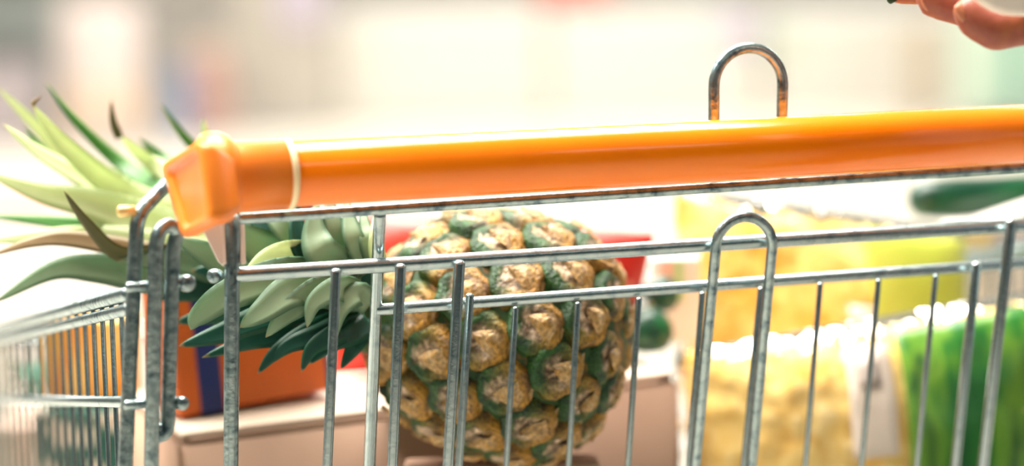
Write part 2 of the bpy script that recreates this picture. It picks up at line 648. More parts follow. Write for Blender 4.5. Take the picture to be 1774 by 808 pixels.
# gusset and clip strips beside the post
qa = [at_y(352, 398, .03), at_y(388, 380, .03), at_y(388, 462, .03), at_y(380, 455, .03)]
V = qa + [v + Vector((0, .003, 0)) for v in qa]
mesh_obj('gusset', V, [[0, 1, 2, 3], [7, 6, 5, 4], [0, 4, 5, 1], [1, 5, 6, 2], [2, 6, 7, 3], [3, 7, 4, 0]], M['bracket'], cart, False)
for px in (386, 420):
    a, b = gate(px, 384, .006), gate(px - 1, 456, .006)
    box('clip_strip', (a + b) / 2, .0028, .004, (a - b).length, M['bracket'], cart, 0, .0008)

# --- basket: side walls, front, bottom
XW = at_y(222, 500, 0.03).x
XE = 0.64
SL = math.tan(R(9.4))                      # rims drop towards the front
YF = 0.86
rim_z = at_x(215, 512, XW)
mid_z = at_x(215, 697, XW)


def wall(xw, d):
    zr = rim_z.z + SL * rim_z.y
    zm = mid_z.z + math.tan(R(8.5)) * mid_z.y
    zb = .60
    slb = -.02
    for dz, rr in ((.0, .0040), (-.0080, .0034)):
        bar('side_rail', [(xw, .03, zr + dz - SL * .03), (xw + d, YF, zr + dz - SL * YF)], rad=rr, m='steel_worn')
    bar('side_rail', [(xw, .03, zm - .149 * .03), (xw + d, YF, zm - .149 * YF)], rad=.0032)
    bar('side_rail', [(xw, .03, zb), (xw + d, YF, zb + .02)], rad=.0040)
    k = 0
    y = .052
    while y < YF - .01:
        f = y / YF
        bar('side_wire', [(xw + d * f, y, zr - SL * y), (xw + d * f, y, zb + .02 * f)], rad=.0014, n=8)
        y += .027
    return zr


zr = wall(XW, .004)
wall(XE, -.004)
for k in range(22):
    x = XW + .02 + (XE - XW - .04) * k / 21
    bar('front_wire', [(x, YF, zr - SL * YF), (x, YF, .62)], rad=.0021, n=8)
bar('front_rail', [(XW + .004, YF, zr - SL * YF), (XE - .004, YF, zr - SL * YF)], rad=.0045)
bar('front_rail', [(XW + .004, YF, .62), (XE - .004, YF, .62)], rad=.004)
for k in range(20):
    y = .10 + .76 * k / 19
    bar('floor_wire', [(XW, y, .60 + .02 * y / YF), (XE, y, .60 + .02 * y / YF)], rad=.0022, n=8)
for x in (XW + .1, XW + .29, XE - .1):
    bar('floor_rail', [(x, .06, .596), (x, YF, .616)], rad=.004)
# chassis with castors, below the frame
bar('frame_post', [(XE + .005, .03, HANDLE_Z - .01), (XE + .012, .025, .94), (XE + .012, .025, .18)], rad=.0042, m='steel_worn', r_bend=.01)
for xw in (L1[3].x, XE + .012):
    bar('chassis_tube', [(xw, .025, .62), (xw, .025, .16), (xw, .80, .14)], rad=.010, r_bend=.05)
    bar('chassis_tube', [(xw, .50, .155), (xw, .62, .60)], rad=.008)
bar('chassis_tube', [(L1[3].x, .30, .152), (XE + .012, .30, .152)], rad=.008)
bar('chassis_tube', [(L1[3].x, .79, .14), (XE + .012, .79, .14)], rad=.008)
M['rubber'] = mat('grey_rubber', (70, 72, 74), 0.7)
for xw in (L1[3].x, XE + .012):
    for y in (.06, .76):
        cst = mesh_obj('castor', *join(rbox((xw - .02, y, .085), .004, .03, .09, 0, .001), rbox((xw + .02, y, .085), .004, .03, .09, 0, .001), rbox((xw, y, .128), .044, .034, .006, 0, .001)), M['steel'], cart, False)
        mesh_obj('wheel', *lathe([(-.013, .04), (-.011, .056), (.011, .056), (.013, .04)], (xw, y, .056), (1, 0, 0), 28), M['rubber'], cst)

# ------------------------------------------------------------------ groceries
# --- carton the dry goods stand on
cA, cB = at_d(306, 764, 1.605), at_d(1180, 652, 1.715)
ztop = (cA.z + cB.z) / 2
cdir = Vector((cB.x - cA.x, cB.y - cA.y, 0))
clen = cdir.length
cdir.normalize()
cn = Vector((-cdir.y, cdir.x, 0))           # into the basket
cang = math.atan2(cdir.y, cdir.x)
CD = 0.175
cz0 = .622


def carton_pt(s, t, z):
    p = cA + cdir * s + cn * t
    return Vector((p.x, p.y, z))


carton = thing('carton', 'large brown cardboard carton standing behind the pineapple', 'box', carton_pt(clen / 2, CD / 2, cz0))
zl, zrr = cA.z, cB.z
tilt = math.atan2(zrr - zl, clen)
rotm = Matrix.Rotation(cang, 4, 'Z') @ Matrix.Rotation(-tilt, 4, 'Y')


def ctop(s):
    return zl + (zrr - zl) * s / clen


V = []
for z_of in (lambda s: cz0, ctop):
    for s, t_ in ((0, 0), (clen, 0), (clen, CD), (0, CD)):
        V.append(carton_pt(s, t_, z_of(s)))
bm = bmesh.new()
bv = [bm.verts.new(v) for v in V]
for f in ([3, 2, 1, 0], [4, 5, 6, 7], [0, 1, 5, 4], [1, 2, 6, 5], [2, 3, 7, 6], [3, 0, 4, 7]):
    bm.faces.new([bv[i] for i in f])
bmesh.ops.bevel(bm, geom=bm.edges[:], offset=.005, segments=3, affect='EDGES')
V = [v.co.copy() for v in bm.verts]
bm.verts.index_update()
Fc = [[v.index for v in f.verts] for f in bm.faces]
bm.free()
mesh_obj('carton_body', V, Fc, M['cardboard'], carton, True)


def flap(s0, s1, t0, t1, name, m, lift=.002):
    V = []
    for dz in (0.0008, .0008 + lift):
        for s, t_ in ((s0, t0), (s1, t0), (s1, t1), (s0, t1)):
            V.append(carton_pt(s, t_, ctop(s) + dz))
    return mesh_obj(name, V, [[3, 2, 1, 0], [4, 5, 6, 7], [0, 1, 5, 4], [1, 2, 6, 5], [2, 3, 7, 6], [3, 0, 4, 7]], m, carton, False)


M['flap'] = mat('pale_carton_top', (214, 196, 176), 0.7, var=[(204, 184, 164)], scale=30)
flap(.004, clen - .004, .004, CD / 2 - .002, 'carton_flap', M['flap'])
flap(.004, clen - .004, CD / 2 + .002, CD - .004, 'carton_flap', M['flap'])

# --- low box the pineapple lies on, below the frame
pc = at_d(866, 580, 1.566)                  # pineapple body centre
PR = .0725
lowz = pc.z - PR - .007
lb = thing('carton', 'small plain brown carton lying under the pineapple', 'box', (pc.x, pc.y, .61))
lrot = -YAW
box('carton_body', (pc.x + .004, pc.y + .014, (.625 + lowz) / 2), .12, .03, lowz - .625, M['cardboard'], lb, lrot, .003)

# --- pineapple
pine = thing('pineapple', 'ripe pineapple with a long grey-green crown lying behind the gate wires', 'fruit', (pc.x, pc.y, lowz))
# axis from base (right) to crown (left), in the picture plane and a little up to the left
ax = (-right * math.cos(R(12)) + up * math.sin(R(12)) + fwd * .12).normalized()
PL = .155


def prof(s):
    """s from 0 (base) to 1 (crown): distance along the axis and radius"""
    u = 2 * s - 1
    r = PR * (1 - abs(u) ** 2.7) ** .5 if abs(u) < 1 else 0
    r *= 1.0 - .05 * u
    return (s - .5) * PL, r


def psurf(s, a):
    d, r = prof(s)
    e1 = ax.cross(Vector((0, 0, 1))).normalized()
    e2 = ax.cross(e1)
    return pc + ax * d + (e1 * math.cos(a) + e2 * math.sin(a)) * r


mesh_obj('rind', *lathe([(prof(s)[0], max(prof(s)[1] - .004, .001)) for s in [(.5 - .5 * math.cos(PI * k / 24)) * .996 + .002 for k in range(25)]], pc, ax, 40), M['core'], pine)

EYE_C = {'edge': (26, 62, 22), 'rim': (84, 112, 40), 'gold': (196, 132, 46), 'tan': (206, 170, 124), 'pink': (214, 182, 150), 'dark': (58, 52, 34)}


def eye_mesh(i):
    """raised six-sided fruitlet, flat and crumpled in the middle, with a dried bract lying over it; +Y points to the crown"""
    rnd = random.Random(i)
    off = Vector((i * 3.1, i * 1.7, 0))
    V, Fc, K = [], [], []
    n = 18
    rings = [(1.05, -.20), (1.0, .04), (.95, .24), (.86, .33), (.72, .36), (.54, .33), (.38, .30), (.22, .28), (.09, .24)]
    green, deep, gold, tan_, pink, brown = [lin(c) for c in ((48, 96, 34), (12, 44, 26), (190, 138, 48), (208, 178, 132), (222, 194, 164), (76, 54, 38))]

    def mixc(p, q, t):
        t = min(max(t, 0), 1)
        return tuple(x + (y - x) * t for x, y in zip(p, q))

    def colour(x, y, r):
        nz_ = noise.noise(Vector((x, y, 0)) * 2.6 + off)
        n2 = noise.noise(Vector((x, y, 5)) * 5.5 + off)
        ang = math.atan2(y, x)
        edge = r + .30 * nz_ - .16 * abs(math.cos(2.5 * ang + i)) + .08
        c = mixc(mixc(tan_, pink, .5 + n2), gold, .5 * max(0, -y) + .25 * nz_)
        if n2 < -.12:
            c = mixc(c, brown, .85)
        g = mixc(green, deep, .5 + .8 * n2)
        # green shows towards the crown, gold and tan towards the base
        rim = mixc(mixc(gold, brown, .3 + n2), g, .70 + 1.0 * y + .35 * (x if i % 2 else -x))
        return mixc(c, rim, (edge - .40) * 7)
    for r, z in rings:
        for j in range(n):
            a = 2 * PI * (j + .5) / n
            hexr = .88 + .14 * abs(math.cos(3 * a)) ** 2 if r > .6 else 1
            rr = r * hexr
            x, y = math.cos(a) * rr * 1.03, math.sin(a) * rr
            zz = z * .95 + .15 * noise.noise(Vector((x, y, 2)) * 3.2 + off) * (1 if r < .9 else .3)
            V.append((x, y, zz))
            K.append(colour(x, y, r))
    for i2 in range(len(rings) - 1):
        for j in range(n):
            Fc.append([i2 * n + j, i2 * n + (j + 1) % n, (i2 + 1) * n + (j + 1) % n, (i2 + 1) * n + j])
    V.append((0, 0, .27))
    K.append(colour(0, 0, 0))
    for j in range(n):
        Fc.append([(len(rings) - 1) * n + j, (len(rings) - 1) * n + (j + 1) % n, len(V) - 1])
    # bract: a crumpled tongue from the base edge, its free tip over the centre
    tw = rnd.uniform(-.35, .35)
    b0 = len(V)
    m = 8
    for q in range(m):
        t = q / (m - 1)
        y = -.95 + t * 1.25
        hw = .62 * (1 - t) ** .7 + .02
        z = .08 + .48 * min(1, t * 2.2) + .06 * t
        for k in range(5):
            sx = (k - 2) / 2
            x = sx * hw + tw * t * t * .6
            V.append((x, y, z - .16 * abs(sx) ** 1.5 + .09 * noise.noise(Vector((x, y, 9)) * 4 + off)))
            c = mixc(tan_, gold, .5 + noise.noise(Vector((x, y, 4)) * 4 + off))
            c = mixc(c, brown, max(0, t - .75) * 2 + (.5 if noise.noise(Vector((x, y, 7)) * 6 + off) > .25 else 0))
            K.append(c)
    for q in range(m - 1):
        for k in range(4):
            Fc.append([b0 + q * 5 + k, b0 + q * 5 + k + 1, b0 + q * 5 + 6 + k, b0 + q * 5 + 5 + k])
    me = bpy.data.meshes.new('eye')
    me.from_pydata(V, [], Fc)
    me.materials.append(M['eye'])
    for p in me.polygons:
        p.use_smooth = True
    at = me.color_attributes.new('col', 'FLOAT_COLOR', 'POINT')
    for q, c in enumerate(K):
        at.data[q].color = tuple(c[:3]) + (1,)
    return me


eyes = [eye_mesh(100 + i) for i in range(7)]
NE = 74
# equal-area steps along the axis
S = [k / 400 for k in range(401)]
acc = [0]
for a, b in zip(S[:-1], S[1:]):
    da, ra = prof(a)
    db_, rb_ = prof(b)
    acc.append(acc[-1] + (ra + rb_) / 2 * math.hypot(db_ - da, rb_ - ra))
tot = acc[-1]
for k in range(NE):
    want = (k + .5) / NE * tot
    i = next(i for i in range(401) if acc[i] >= want)
    s = S[i]
    if s > .975:
        continue
    a = k * 2.399963
    p = psurf(s, a)
    pa, pb = psurf(min(s + .01, .999), a), psurf(max(s - .01, .001), a)
    ty = (pa - pb).normalized()
    e1 = ax.cross(Vector((0, 0, 1))).normalized()
    e2 = ax.cross(e1)
    tx = (-e1 * math.sin(a) + e2 * math.cos(a))
    nz = tx.cross(ty).normalized()
    if nz.dot(p - pc) < 0:
        tx, nz = -tx, -nz
    sc = .0180 * (1.0 if .12 < s < .9 else .9)
    o = bpy.data.objects.new('eye', eyes[k % 7])
    COL.objects.link(o)
    o.parent = pine
    base = p - nz * .0045
    mt = Matrix((tx * sc, ty * sc, nz * sc)).transposed().to_4x4()
    mt.translation = base - WORLD_LOC[pine]
    o.matrix_local = mt

# crown leaves
LEAF_T = {'pale': ((238, 242, 204), (200, 220, 156)), 'green': ((84, 142, 72), (124, 168, 92)), 'grey': ((166, 190, 152), (84, 132, 100)),  # the pale tone has bright light and haze mixed into its colour
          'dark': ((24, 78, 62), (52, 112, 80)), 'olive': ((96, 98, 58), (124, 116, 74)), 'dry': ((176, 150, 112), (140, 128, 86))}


def leaf(pts, wpx, tone, twist=0.0, cup=0.35, shape=1.0, name='leaf', tipdry=True):
    """pts: (px, py, depth) from base to tip; wpx: widest width in pixels"""
    P = [at_d(*p) if len(p) == 3 else Vector(p) for p in pts]
    # resample by Catmull-Rom
    Q = []
    E = [P[0] * 2 - P[1]] + P + [P[-1] * 2 - P[-2]]
    for i in range(1, len(E) - 2):
        for k in range(6):
            t = k / 6
            a, b, c, d = E[i - 1], E[i], E[i + 1], E[i + 2]
            Q.append(0.5 * ((2 * b) + (c - a) * t + (2 * a - 5 * b + 4 * c - d) * t * t + (3 * b - a - 3 * c + d) * t ** 3))
    Q.append(P[-1])
    n = len(Q)
    V, Fc, K = [], [], []
    c1, c2 = LEAF_T[tone]
    for i, q in enumerate(Q):
        s = i / (n - 1)
        T = (Q[min(i + 1, n - 1)] - Q[max(i - 1, 0)]).normalized()
        vd = (q - cam_loc).normalized()
        W = T.cross(vd).normalized()
        N = W.cross(T).normalized()
        if N.dot(vd) > 0:
            N = -N
        tw = twist * (.5 + .5 * s)
        W, N = W * math.cos(tw) + N * math.sin(tw), N * math.cos(tw) - W * math.sin(tw)
        hw = dpx(wpx * 1.25, q) / 2 * (min(1, .80 + s * .8) * (1 - s ** (1.5 * shape)) ** .75 + .012)
        th = min(.0013, hw * .5)
        for k in range(5):
            x = (k - 2) / 2
            V.append(q + W * hw * x + N * (cup * hw * (x * x - .4) + th * (1 - x * x)))
            ed = abs(x) ** 3
            cc = [a + (b - a) * (ed * .8) for a, b in zip(lin(c1), lin(c2))]
            if tipdry and s > .97:
                cc = lin((176, 150, 104))
            K.append(tuple(cc[:3]) + (1,))
        for k in range(3, 0, -1):
            x = (k - 2) / 2
            V.append(q + W * hw * x + N * (cup * hw * (x * x - .4) - th * (1 - x * x)))
            K.append(lin(c2))
    for i in range(n - 1):
        for k in range(8):
            Fc.append([i * 8 + k, i * 8 + (k + 1) % 8, (i + 1) * 8 + (k + 1) % 8, (i + 1) * 8 + k])
    Fc.append(list(range(8))[::-1])
    Fc.append([(n - 1) * 8 + k for k in range(8)])
    return mesh_obj(name, V, Fc, M['leaf'], pine, True, K)


# long outer leaves reaching over the left rim (base -> tip)
LV = [
    ([(470, 440, 1.60), (300, 375, 1.62), (200, 325, 1.60), (110, 250, 1.57), (54, 180, 1.55)], 52, 'pale', .25),
    ([(440, 420, 1.66), (250, 330, 1.68), (130, 285, 1.68), (60, 215, 1.67), (-6, 150, 1.66)], 34, 'pale', -.2),
    ([(500, 430, 1.64), (330, 350, 1.66), (215, 290, 1.66), (130, 210, 1.64), (78, 142, 1.63)], 34, 'green', .75),
    ([(480, 420, 1.63), (350, 340, 1.64), (262, 282, 1.64), (205, 232, 1.62)], 42, 'pale', -.35),
    ([(480, 415, 1.66), (360, 335, 1.67), (285, 282, 1.67), (240, 240, 1.66)], 40, 'green', .5),
    ([(500, 400, 1.65), (390, 300, 1.66), (325, 245, 1.66), (277, 178, 1.65)], 24, 'green', .3),
    ([(500, 400, 1.63), (400, 300, 1.64), (358, 240, 1.64), (352, 205, 1.63)], 20, 'pale', .2),
    ([(430, 440, 1.61), (260, 370, 1.62), (165, 322, 1.60), (70, 268, 1.58), (4, 214, 1.56)], 52, 'pale', .9),
    ([(430, 440, 1.63), (260, 372, 1.64), (150, 318, 1.63), (85, 272, 1.62), (40, 220, 1.60)], 34, 'green', .55),
    ([(430, 440, 1.58), (250, 385, 1.58), (150, 352, 1.57), (70, 335, 1.56), (-30, 296, 1.55)], 60, 'pale', .25),
    ([(440, 450, 1.56), (280, 440, 1.53), (205, 438, 1.52), (150, 385, 1.50), (110, 330, 1.49)], 32, 'olive', -.3),
    ([(430, 450, 1.60), (250, 405, 1.60), (120, 388, 1.60), (-30, 374, 1.60)], 40, 'green', .5),
    ([(430, 455, 1.57), (260, 425, 1.57), (130, 410, 1.57), (-40, 418, 1.57)], 52, 'pale', .3),
    ([(430, 460, 1.55), (270, 440, 1.54), (130, 416, 1.53), (60, 420, 1.52), (-20, 444, 1.51)], 34, 'dry', .45),
    ([(440, 470, 1.56), (280, 480, 1.55), (170, 466, 1.54), (90, 470, 1.53), (-10, 525, 1.52)], 58, 'grey', .15),
    ([(450, 460, 1.60), (340, 420, 1.60), (230, 400, 1.60), (130, 372, 1.60)], 56, 'pale', .1),
    ([(470, 470, 1.55), (380, 462, 1.54), (290, 452, 1.53), (200, 452, 1.52)], 60, 'grey', .1),
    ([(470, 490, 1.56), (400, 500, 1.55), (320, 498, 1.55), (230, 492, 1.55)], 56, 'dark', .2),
    ([(520, 480, 1.53), (430, 470, 1.51), (360, 440, 1.50), (300, 410, 1.50)], 62, 'grey', -.1),
    ([(540, 470, 1.52), (470, 440, 1.50), (420, 410, 1.49), (370, 370, 1.49)], 72, 'grey', .1),
    # inside the basket, above the rail
    ([(600, 470, 1.51), (520, 448, 1.48), (470, 448, 1.47), (425, 470, 1.47)], 60, 'pale', .1),
    ([(600, 460, 1.52), (540, 430, 1.50), (490, 395, 1.49), (450, 350, 1.50)], 58, 'grey', .1),
    ([(600, 470, 1.50), (535, 440, 1.48), (515, 400, 1.48), (515, 340, 1.49)], 46, 'dark', .3),
    ([(610, 480, 1.49), (560, 440, 1.47), (545, 400, 1.475), (550, 350, 1.48)], 60, 'grey', -.2),
    ([(625, 470, 1.49), (590, 420, 1.48), (575, 380, 1.48), (570, 330, 1.49)], 46, 'grey', .2),
    ([(640, 470, 1.49), (615, 420, 1.475), (605, 380, 1.48), (600, 340, 1.49)], 36, 'grey', .1),
    ([(650, 460, 1.49), (638, 420, 1.475), (632, 390, 1.48), (628, 352, 1.49)], 30, 'grey', -.1),
    ([(660, 470, 1.48), (652, 430, 1.47), (650, 400, 1.47), (650, 370, 1.48)], 26, 'pale', -.1),
    # below the rail
    ([(620, 500, 1.50), (500, 480, 1.47), (400, 510, 1.45), (345, 548, 1.45), (330, 572, 1.45)], 62, 'grey', .1),
    ([(620, 510, 1.49), (520, 500, 1.46), (455, 540, 1.45), (415, 568, 1.45)], 62, 'grey', .2),
    ([(620, 520, 1.49), (560, 505, 1.465), (500, 540, 1.455), (460, 585, 1.455)], 56, 'grey', -.1),
    ([(630, 520, 1.48), (590, 500, 1.46), (545, 525, 1.455), (532, 568, 1.455)], 44, 'grey', .1),
    ([(640, 530, 1.48), (620, 510, 1.465), (590, 540, 1.46), (580, 590, 1.46)], 40, 'grey', .2),
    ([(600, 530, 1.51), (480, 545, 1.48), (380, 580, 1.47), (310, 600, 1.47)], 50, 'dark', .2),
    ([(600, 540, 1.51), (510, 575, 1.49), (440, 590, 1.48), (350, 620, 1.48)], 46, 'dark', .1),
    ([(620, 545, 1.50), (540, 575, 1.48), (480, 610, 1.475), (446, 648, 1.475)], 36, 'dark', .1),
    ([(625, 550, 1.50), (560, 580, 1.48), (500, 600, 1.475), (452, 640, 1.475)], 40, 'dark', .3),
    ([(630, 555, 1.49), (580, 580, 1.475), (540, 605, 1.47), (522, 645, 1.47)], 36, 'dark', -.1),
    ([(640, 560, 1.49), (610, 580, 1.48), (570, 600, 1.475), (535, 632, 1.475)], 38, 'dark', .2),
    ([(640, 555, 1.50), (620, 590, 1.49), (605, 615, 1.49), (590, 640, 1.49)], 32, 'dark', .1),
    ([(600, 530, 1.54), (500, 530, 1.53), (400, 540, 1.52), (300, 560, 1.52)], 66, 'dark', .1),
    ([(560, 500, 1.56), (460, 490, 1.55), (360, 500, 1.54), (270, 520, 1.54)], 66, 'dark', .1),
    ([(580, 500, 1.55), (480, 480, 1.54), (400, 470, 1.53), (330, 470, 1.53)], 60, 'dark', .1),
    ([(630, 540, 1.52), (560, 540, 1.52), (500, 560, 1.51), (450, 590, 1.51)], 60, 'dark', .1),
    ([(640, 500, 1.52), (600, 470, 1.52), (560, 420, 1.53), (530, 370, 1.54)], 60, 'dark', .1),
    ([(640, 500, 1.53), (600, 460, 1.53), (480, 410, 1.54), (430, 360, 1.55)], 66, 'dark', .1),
]
for pts, wpx, tone, tw in LV:
    pts = [(a_, b_, min(d_, 1.60) if a_ > 290 and b_ > 320 else d_) for a_, b_, d_ in pts]
    leaf(pts, wpx, tone, tw)
# dried spike on one leaf
leaf([(207, 240, 1.62), (196, 210, 1.62), (192, 172, 1.62)], 14, 'olive', 0, name='leaf_tip')
leaf([(56, 182, 1.55), (60, 176, 1.55), (72, 166, 1.55)], 8, 'dry', 0, name='leaf_tip')
# stem the leaves grow from
mesh_obj('crown_stem', *tube([psurf(.97, 0) * .5 + psurf(.97, PI) * .5, at_d(560, 490, 1.545), at_d(470, 460, 1.58)], [.03, .022, .008], 14), M['core'], pine)


# --- pouches and packs
def pouch_grid(tl, tr, br, bl, thick, nx=26, ny=26, crumple=.003, seed=0, fr=18, ex=3.0):
    """closed pillow between four corners; returns verts, faces, and the front grid"""
    tl, tr, br, bl = map(Vector, (tl, tr, br, bl))
    nrm = (tr - tl).cross(bl - tl).normalized()
    if nrm.dot(fwd) > 0:
        nrm = -nrm
    front, back = [], []
    for j in range(ny + 1):
        v = j / ny
        for i in range(nx + 1):
            u = i / nx
            p = (tl * (1 - u) + tr * u) * (1 - v) + (bl * (1 - u) + br * u) * v
            e = max(0, (1 - abs(2 * u - 1) ** ex)) ** .6 * max(0, (1 - abs(2 * v - 1) ** ex)) ** .6
            q = (p + Vector((seed, 0, 0))) * fr
            w_ = noise.noise(q) + .5 * noise.noise(q * 2.3)
            front.append(p + nrm * (thick * e + crumple * w_ * min(1, e * 3)))
            back.append(p - nrm * (thick * e + crumple * w_ * min(1, e * 3) + 0.0005))
    return front, back, nrm


def grid_faces(nx, ny, o=0, flip=False):
    Fc = []
    for j in range(ny):
        for i in range(nx):
            a = o + j * (nx + 1) + i
            f = [a, a + 1, a + nx + 2, a + nx + 1]
            Fc.append(f[::-1] if flip else f)
    return Fc


def pouch(name, corners, thick, m, parent=None, nx=26, ny=26, **k):
    f, b, nrm = pouch_grid(*corners, thick, nx, ny, **k)
    n = len(f)
    Fc = grid_faces(nx, ny) + grid_faces(nx, ny, n, True)
    rim = [i for i in range(nx)] + [nx + j * (nx + 1) for j in range(ny)] + [ny * (nx + 1) + i for i in range(nx, 0, -1)] + [j * (nx + 1) for j in range(ny, 0, -1)]
    for a, c in zip(rim, rim[1:] + rim[:1]):
        Fc.append([a, n + a, n + c, c])
    return mesh_obj(name, f + b, Fc, m, parent), f, nrm


def patch(name, f, nrm, nx, i0, i1, j0, j1, m, parent, lift=.0012, th=.0006):
    """a piece of film lying on a pouch front"""
    V, Fc = [], []
    for dz in (lift + th, lift):
        for j in range(j0, j1 + 1):
            for i in range(i0, i1 + 1):
                V.append(f[j * (nx + 1) + i] + nrm * dz)
    a, b = i1 - i0, j1 - j0
    n = (a + 1) * (b + 1)
    Fc = grid_faces(a, b) + grid_faces(a, b, n, True)
    rim = [i for i in range(a)] + [a + j * (a + 1) for j in range(b)] + [b * (a + 1) + i for i in range(a, 0, -1)] + [j * (a + 1) for j in range(b, 0, -1)]
    for p, c in zip(rim, rim[1:] + rim[:1]):
        Fc.append([p, n + p, n + c, c])
    return mesh_obj(name, V, Fc, m, parent)


def upright(tl, tr, zbot):
    """corners for a standing pouch: top corners and the floor height"""
    return tl, tr, Vector((tr.x, tr.y, zbot)), Vector((tl.x, tl.y, zbot))


# orange and blue box
M['orange_card'] = mat('orange_print', (214, 104, 22), 0.45, var=[(196, 88, 16)], scale=8)
M['blue_card'] = mat('blue_print', (6, 36, 104), 0.45)
oA, oB = at_d(300, 752, 1.65), at_d(566, 697, 1.70)
od = Vector((oB.x - oA.x, oB.y - oA.y, 0))
ol = od.length
od.normalize()
on = Vector((-od.y, od.x, 0))
oz = at_d(430, 345, 1.66).z
oang = math.atan2(od.y, od.x)
ozb = ctop(.12) + .004
ob = thing('food_box', 'orange food box with dark blue bands standing under the crown leaves', 'box', Vector((oA.x, oA.y, ozb)) + od * ol / 2 + on * .025)
cb = Vector((oA.x, oA.y, 0)) + od * ol / 2 + on * .025
lean = Matrix.Rotation(oang, 4, 'Z') @ Matrix.Rotation(R(-4), 4, 'Y')
box('box_body', (cb.x, cb.y, (ozb + oz) / 2), ol, .05, oz - ozb, M['orange_card'], ob, 0, .003, rot=lean)
oc = Vector((cb.x, cb.y, (ozb + oz) / 2))
for u0, u1 in ((-.5 + .14, -.5 + .29), (.47, .503)):
    l3 = lean.to_3x3()
    box('blue_band', oc + l3 @ Vector(((u0 + u1) / 2 * ol, 0, 0)), (u1 - u0) * ol, .0512, oz - ozb + .001, M['blue_card'], ob, 0, .001, rot=lean)

# red pouch
M['red'] = mat('red_film', (224, 48, 20), 0.38, var=[(206, 34, 16)], scale=9, bump=.15, bscale=60)
M['salmon'] = mat('salmon_print', (236, 120, 96), 0.4)
rp = thing('snack_pouch', 'bright red crumpled snack pouch standing behind the pineapple', 'packet', at_d(860, 680, 1.80))
rc = (at_d(632, 368, 1.77), at_d(1134, 406, 1.77), at_d(1085, 626, 1.775), at_d(572, 662, 1.775))
for q in rc[2:]:
    q.z = ctop((q - cA).dot(cdir)) + .006
_, f, nrm = pouch('pouch_body', rc, .028, M['red'], rp, crumple=.004, fr=26)
patch('print_panel', f, nrm, 26, 22, 25, 10, 24, M['salmon'], rp)

# dark green vegetables and the white printed carton on the big carton
M['veg'] = mat('dark_green_skin', (14, 78, 44), 0.35, var=[(8, 58, 40), (30, 98, 50)], scale=40, bump=.1)
M['veg2'] = mat('blue_green_skin', (12, 62, 58), 0.4, var=[(20, 80, 60)], scale=40)
M['stalk'] = mat('dry_stalk', (150, 140, 90), 0.7)


def veg(px, py, d, w, h, label, m):
    c = at_d(px, py, d)
    rw, rh = dpx(w, c) / 2, dpx(h, c) / 2
    t_ = thing('avocado', label, 'vegetable', c - Vector((0, 0, rh)))
    mesh_obj('fruit_body', *lathe([(rh * math.cos(a) * -1, rw * (math.sin(a) ** .9) * (1 - .16 * (1 - math.cos(a)) * .5) + .0003) for a in [PI * k / 16 for k in range(17)]], c, (.15, 0, 1), 26), m, t_)
    mesh_obj('stalk', *tube([c + Vector((.15 * rh, 0, rh * .96)), c + Vector((.17 * rh, 0, rh * 1.12))], .002, 8), M['stalk'], t_)


veg(1122, 572, 1.765, 96, 80, 'dark green avocado lying on the carton beside the red pouch', M['veg'])
veg(1146, 510, 1.80, 66, 62, 'smaller blue-green avocado resting on top of the other one', M['veg2'])
M['white_card'] = mat('white_carton', (238, 232, 226), 0.5)
M['pinkp'] = mat('pink_print', (236, 176, 160), 0.5)
M['greenp'] = mat('pale_green_print', (176, 214, 150), 0.5)
a, b = at_d(1128, 640, 1.85), at_d(1215, 634, 1.87)
wz0 = ctop(clen * .93) + .004
wz1 = at_d(1170, 438, 1.86).z
wc = (a + b) / 2
wb = thing('milk_carton', 'small white carton with pink and green stripes behind the avocados', 'box', (wc.x, wc.y, wz0))
box('carton_body', (wc.x, wc.y, (wz0 + wz1) / 2), .036, .03, wz1 - wz0, M['white_card'], wb, -YAW, .003)
for dx, mm, wd in ((-.006, 'pinkp', .005), (.002, 'greenp', .006)):
    box('print_stripe', Vector((wc.x, wc.y, wz1 - .017)) + rt0 * dx - Vector((math.sin(YAW), math.cos(YAW), 0)) * .0152, wd, .001, .03, M[mm], wb, -YAW, 0)

# two bags of yellow crisps with green print
M['crisps'] = mat('yellow_crisps', (252, 214, 128), 0.6, var=[(255, 228, 160), (240, 190, 96)], scale=26, bump=.35, bscale=60, detail=4)
M['film'] = film_mat('clear_film', gloss=.20, scale=34, bump=.9)
M['green_film'] = mat('green_printed_film', (14, 84, 36), 0.32, var=[(34, 108, 34), (104, 152, 44), (10, 70, 38)], scale=42, stretch=(1, 1, .12), bump=.25, bscale=30, detail=3,
                      contrast=(.3, .7))
M['lime_film'] = mat('lime_printed_film', (190, 196, 84), 0.32, var=[(172, 186, 72), (202, 202, 104)], scale=12, stretch=(1, 1, .2), bump=.25, bscale=30)
M['sticker'] = mat('white_label', (222, 208, 192), 0.55)
M['sticker_grey'] = mat('grey_label_print', (176, 164, 154), 0.55)


def crisp_bag(label, tl, tr, zbot, thick, split, film, seed):
    nx = ny = 36
    c4 = upright(tl, tr, zbot)
    b_ = thing('crisp_bag', label, 'packet', (c4[2] + c4[3]) / 2)
    mid = sum((Vector(v) for v in c4), Vector()) / 4
    inner = [mid + (Vector(v) - mid) * .985 for v in c4]
    st, _, _ = pouch('crisps', inner, thick * .93, M['crisps'], b_, nx=60, ny=60, crumple=.004, fr=75, seed=seed)
    st['kind'] = 'stuff'
    _, f, nrm = pouch('clear_film', c4, thick, M['film'], b_, nx=nx, ny=ny, crumple=.0035, fr=22, seed=seed)
    i0 = int(split * nx)
    patch('printed_panel', f, nrm, nx, i0, nx, 1, ny - 1, film, b_, .0014)
    return b_, f, nrm, nx


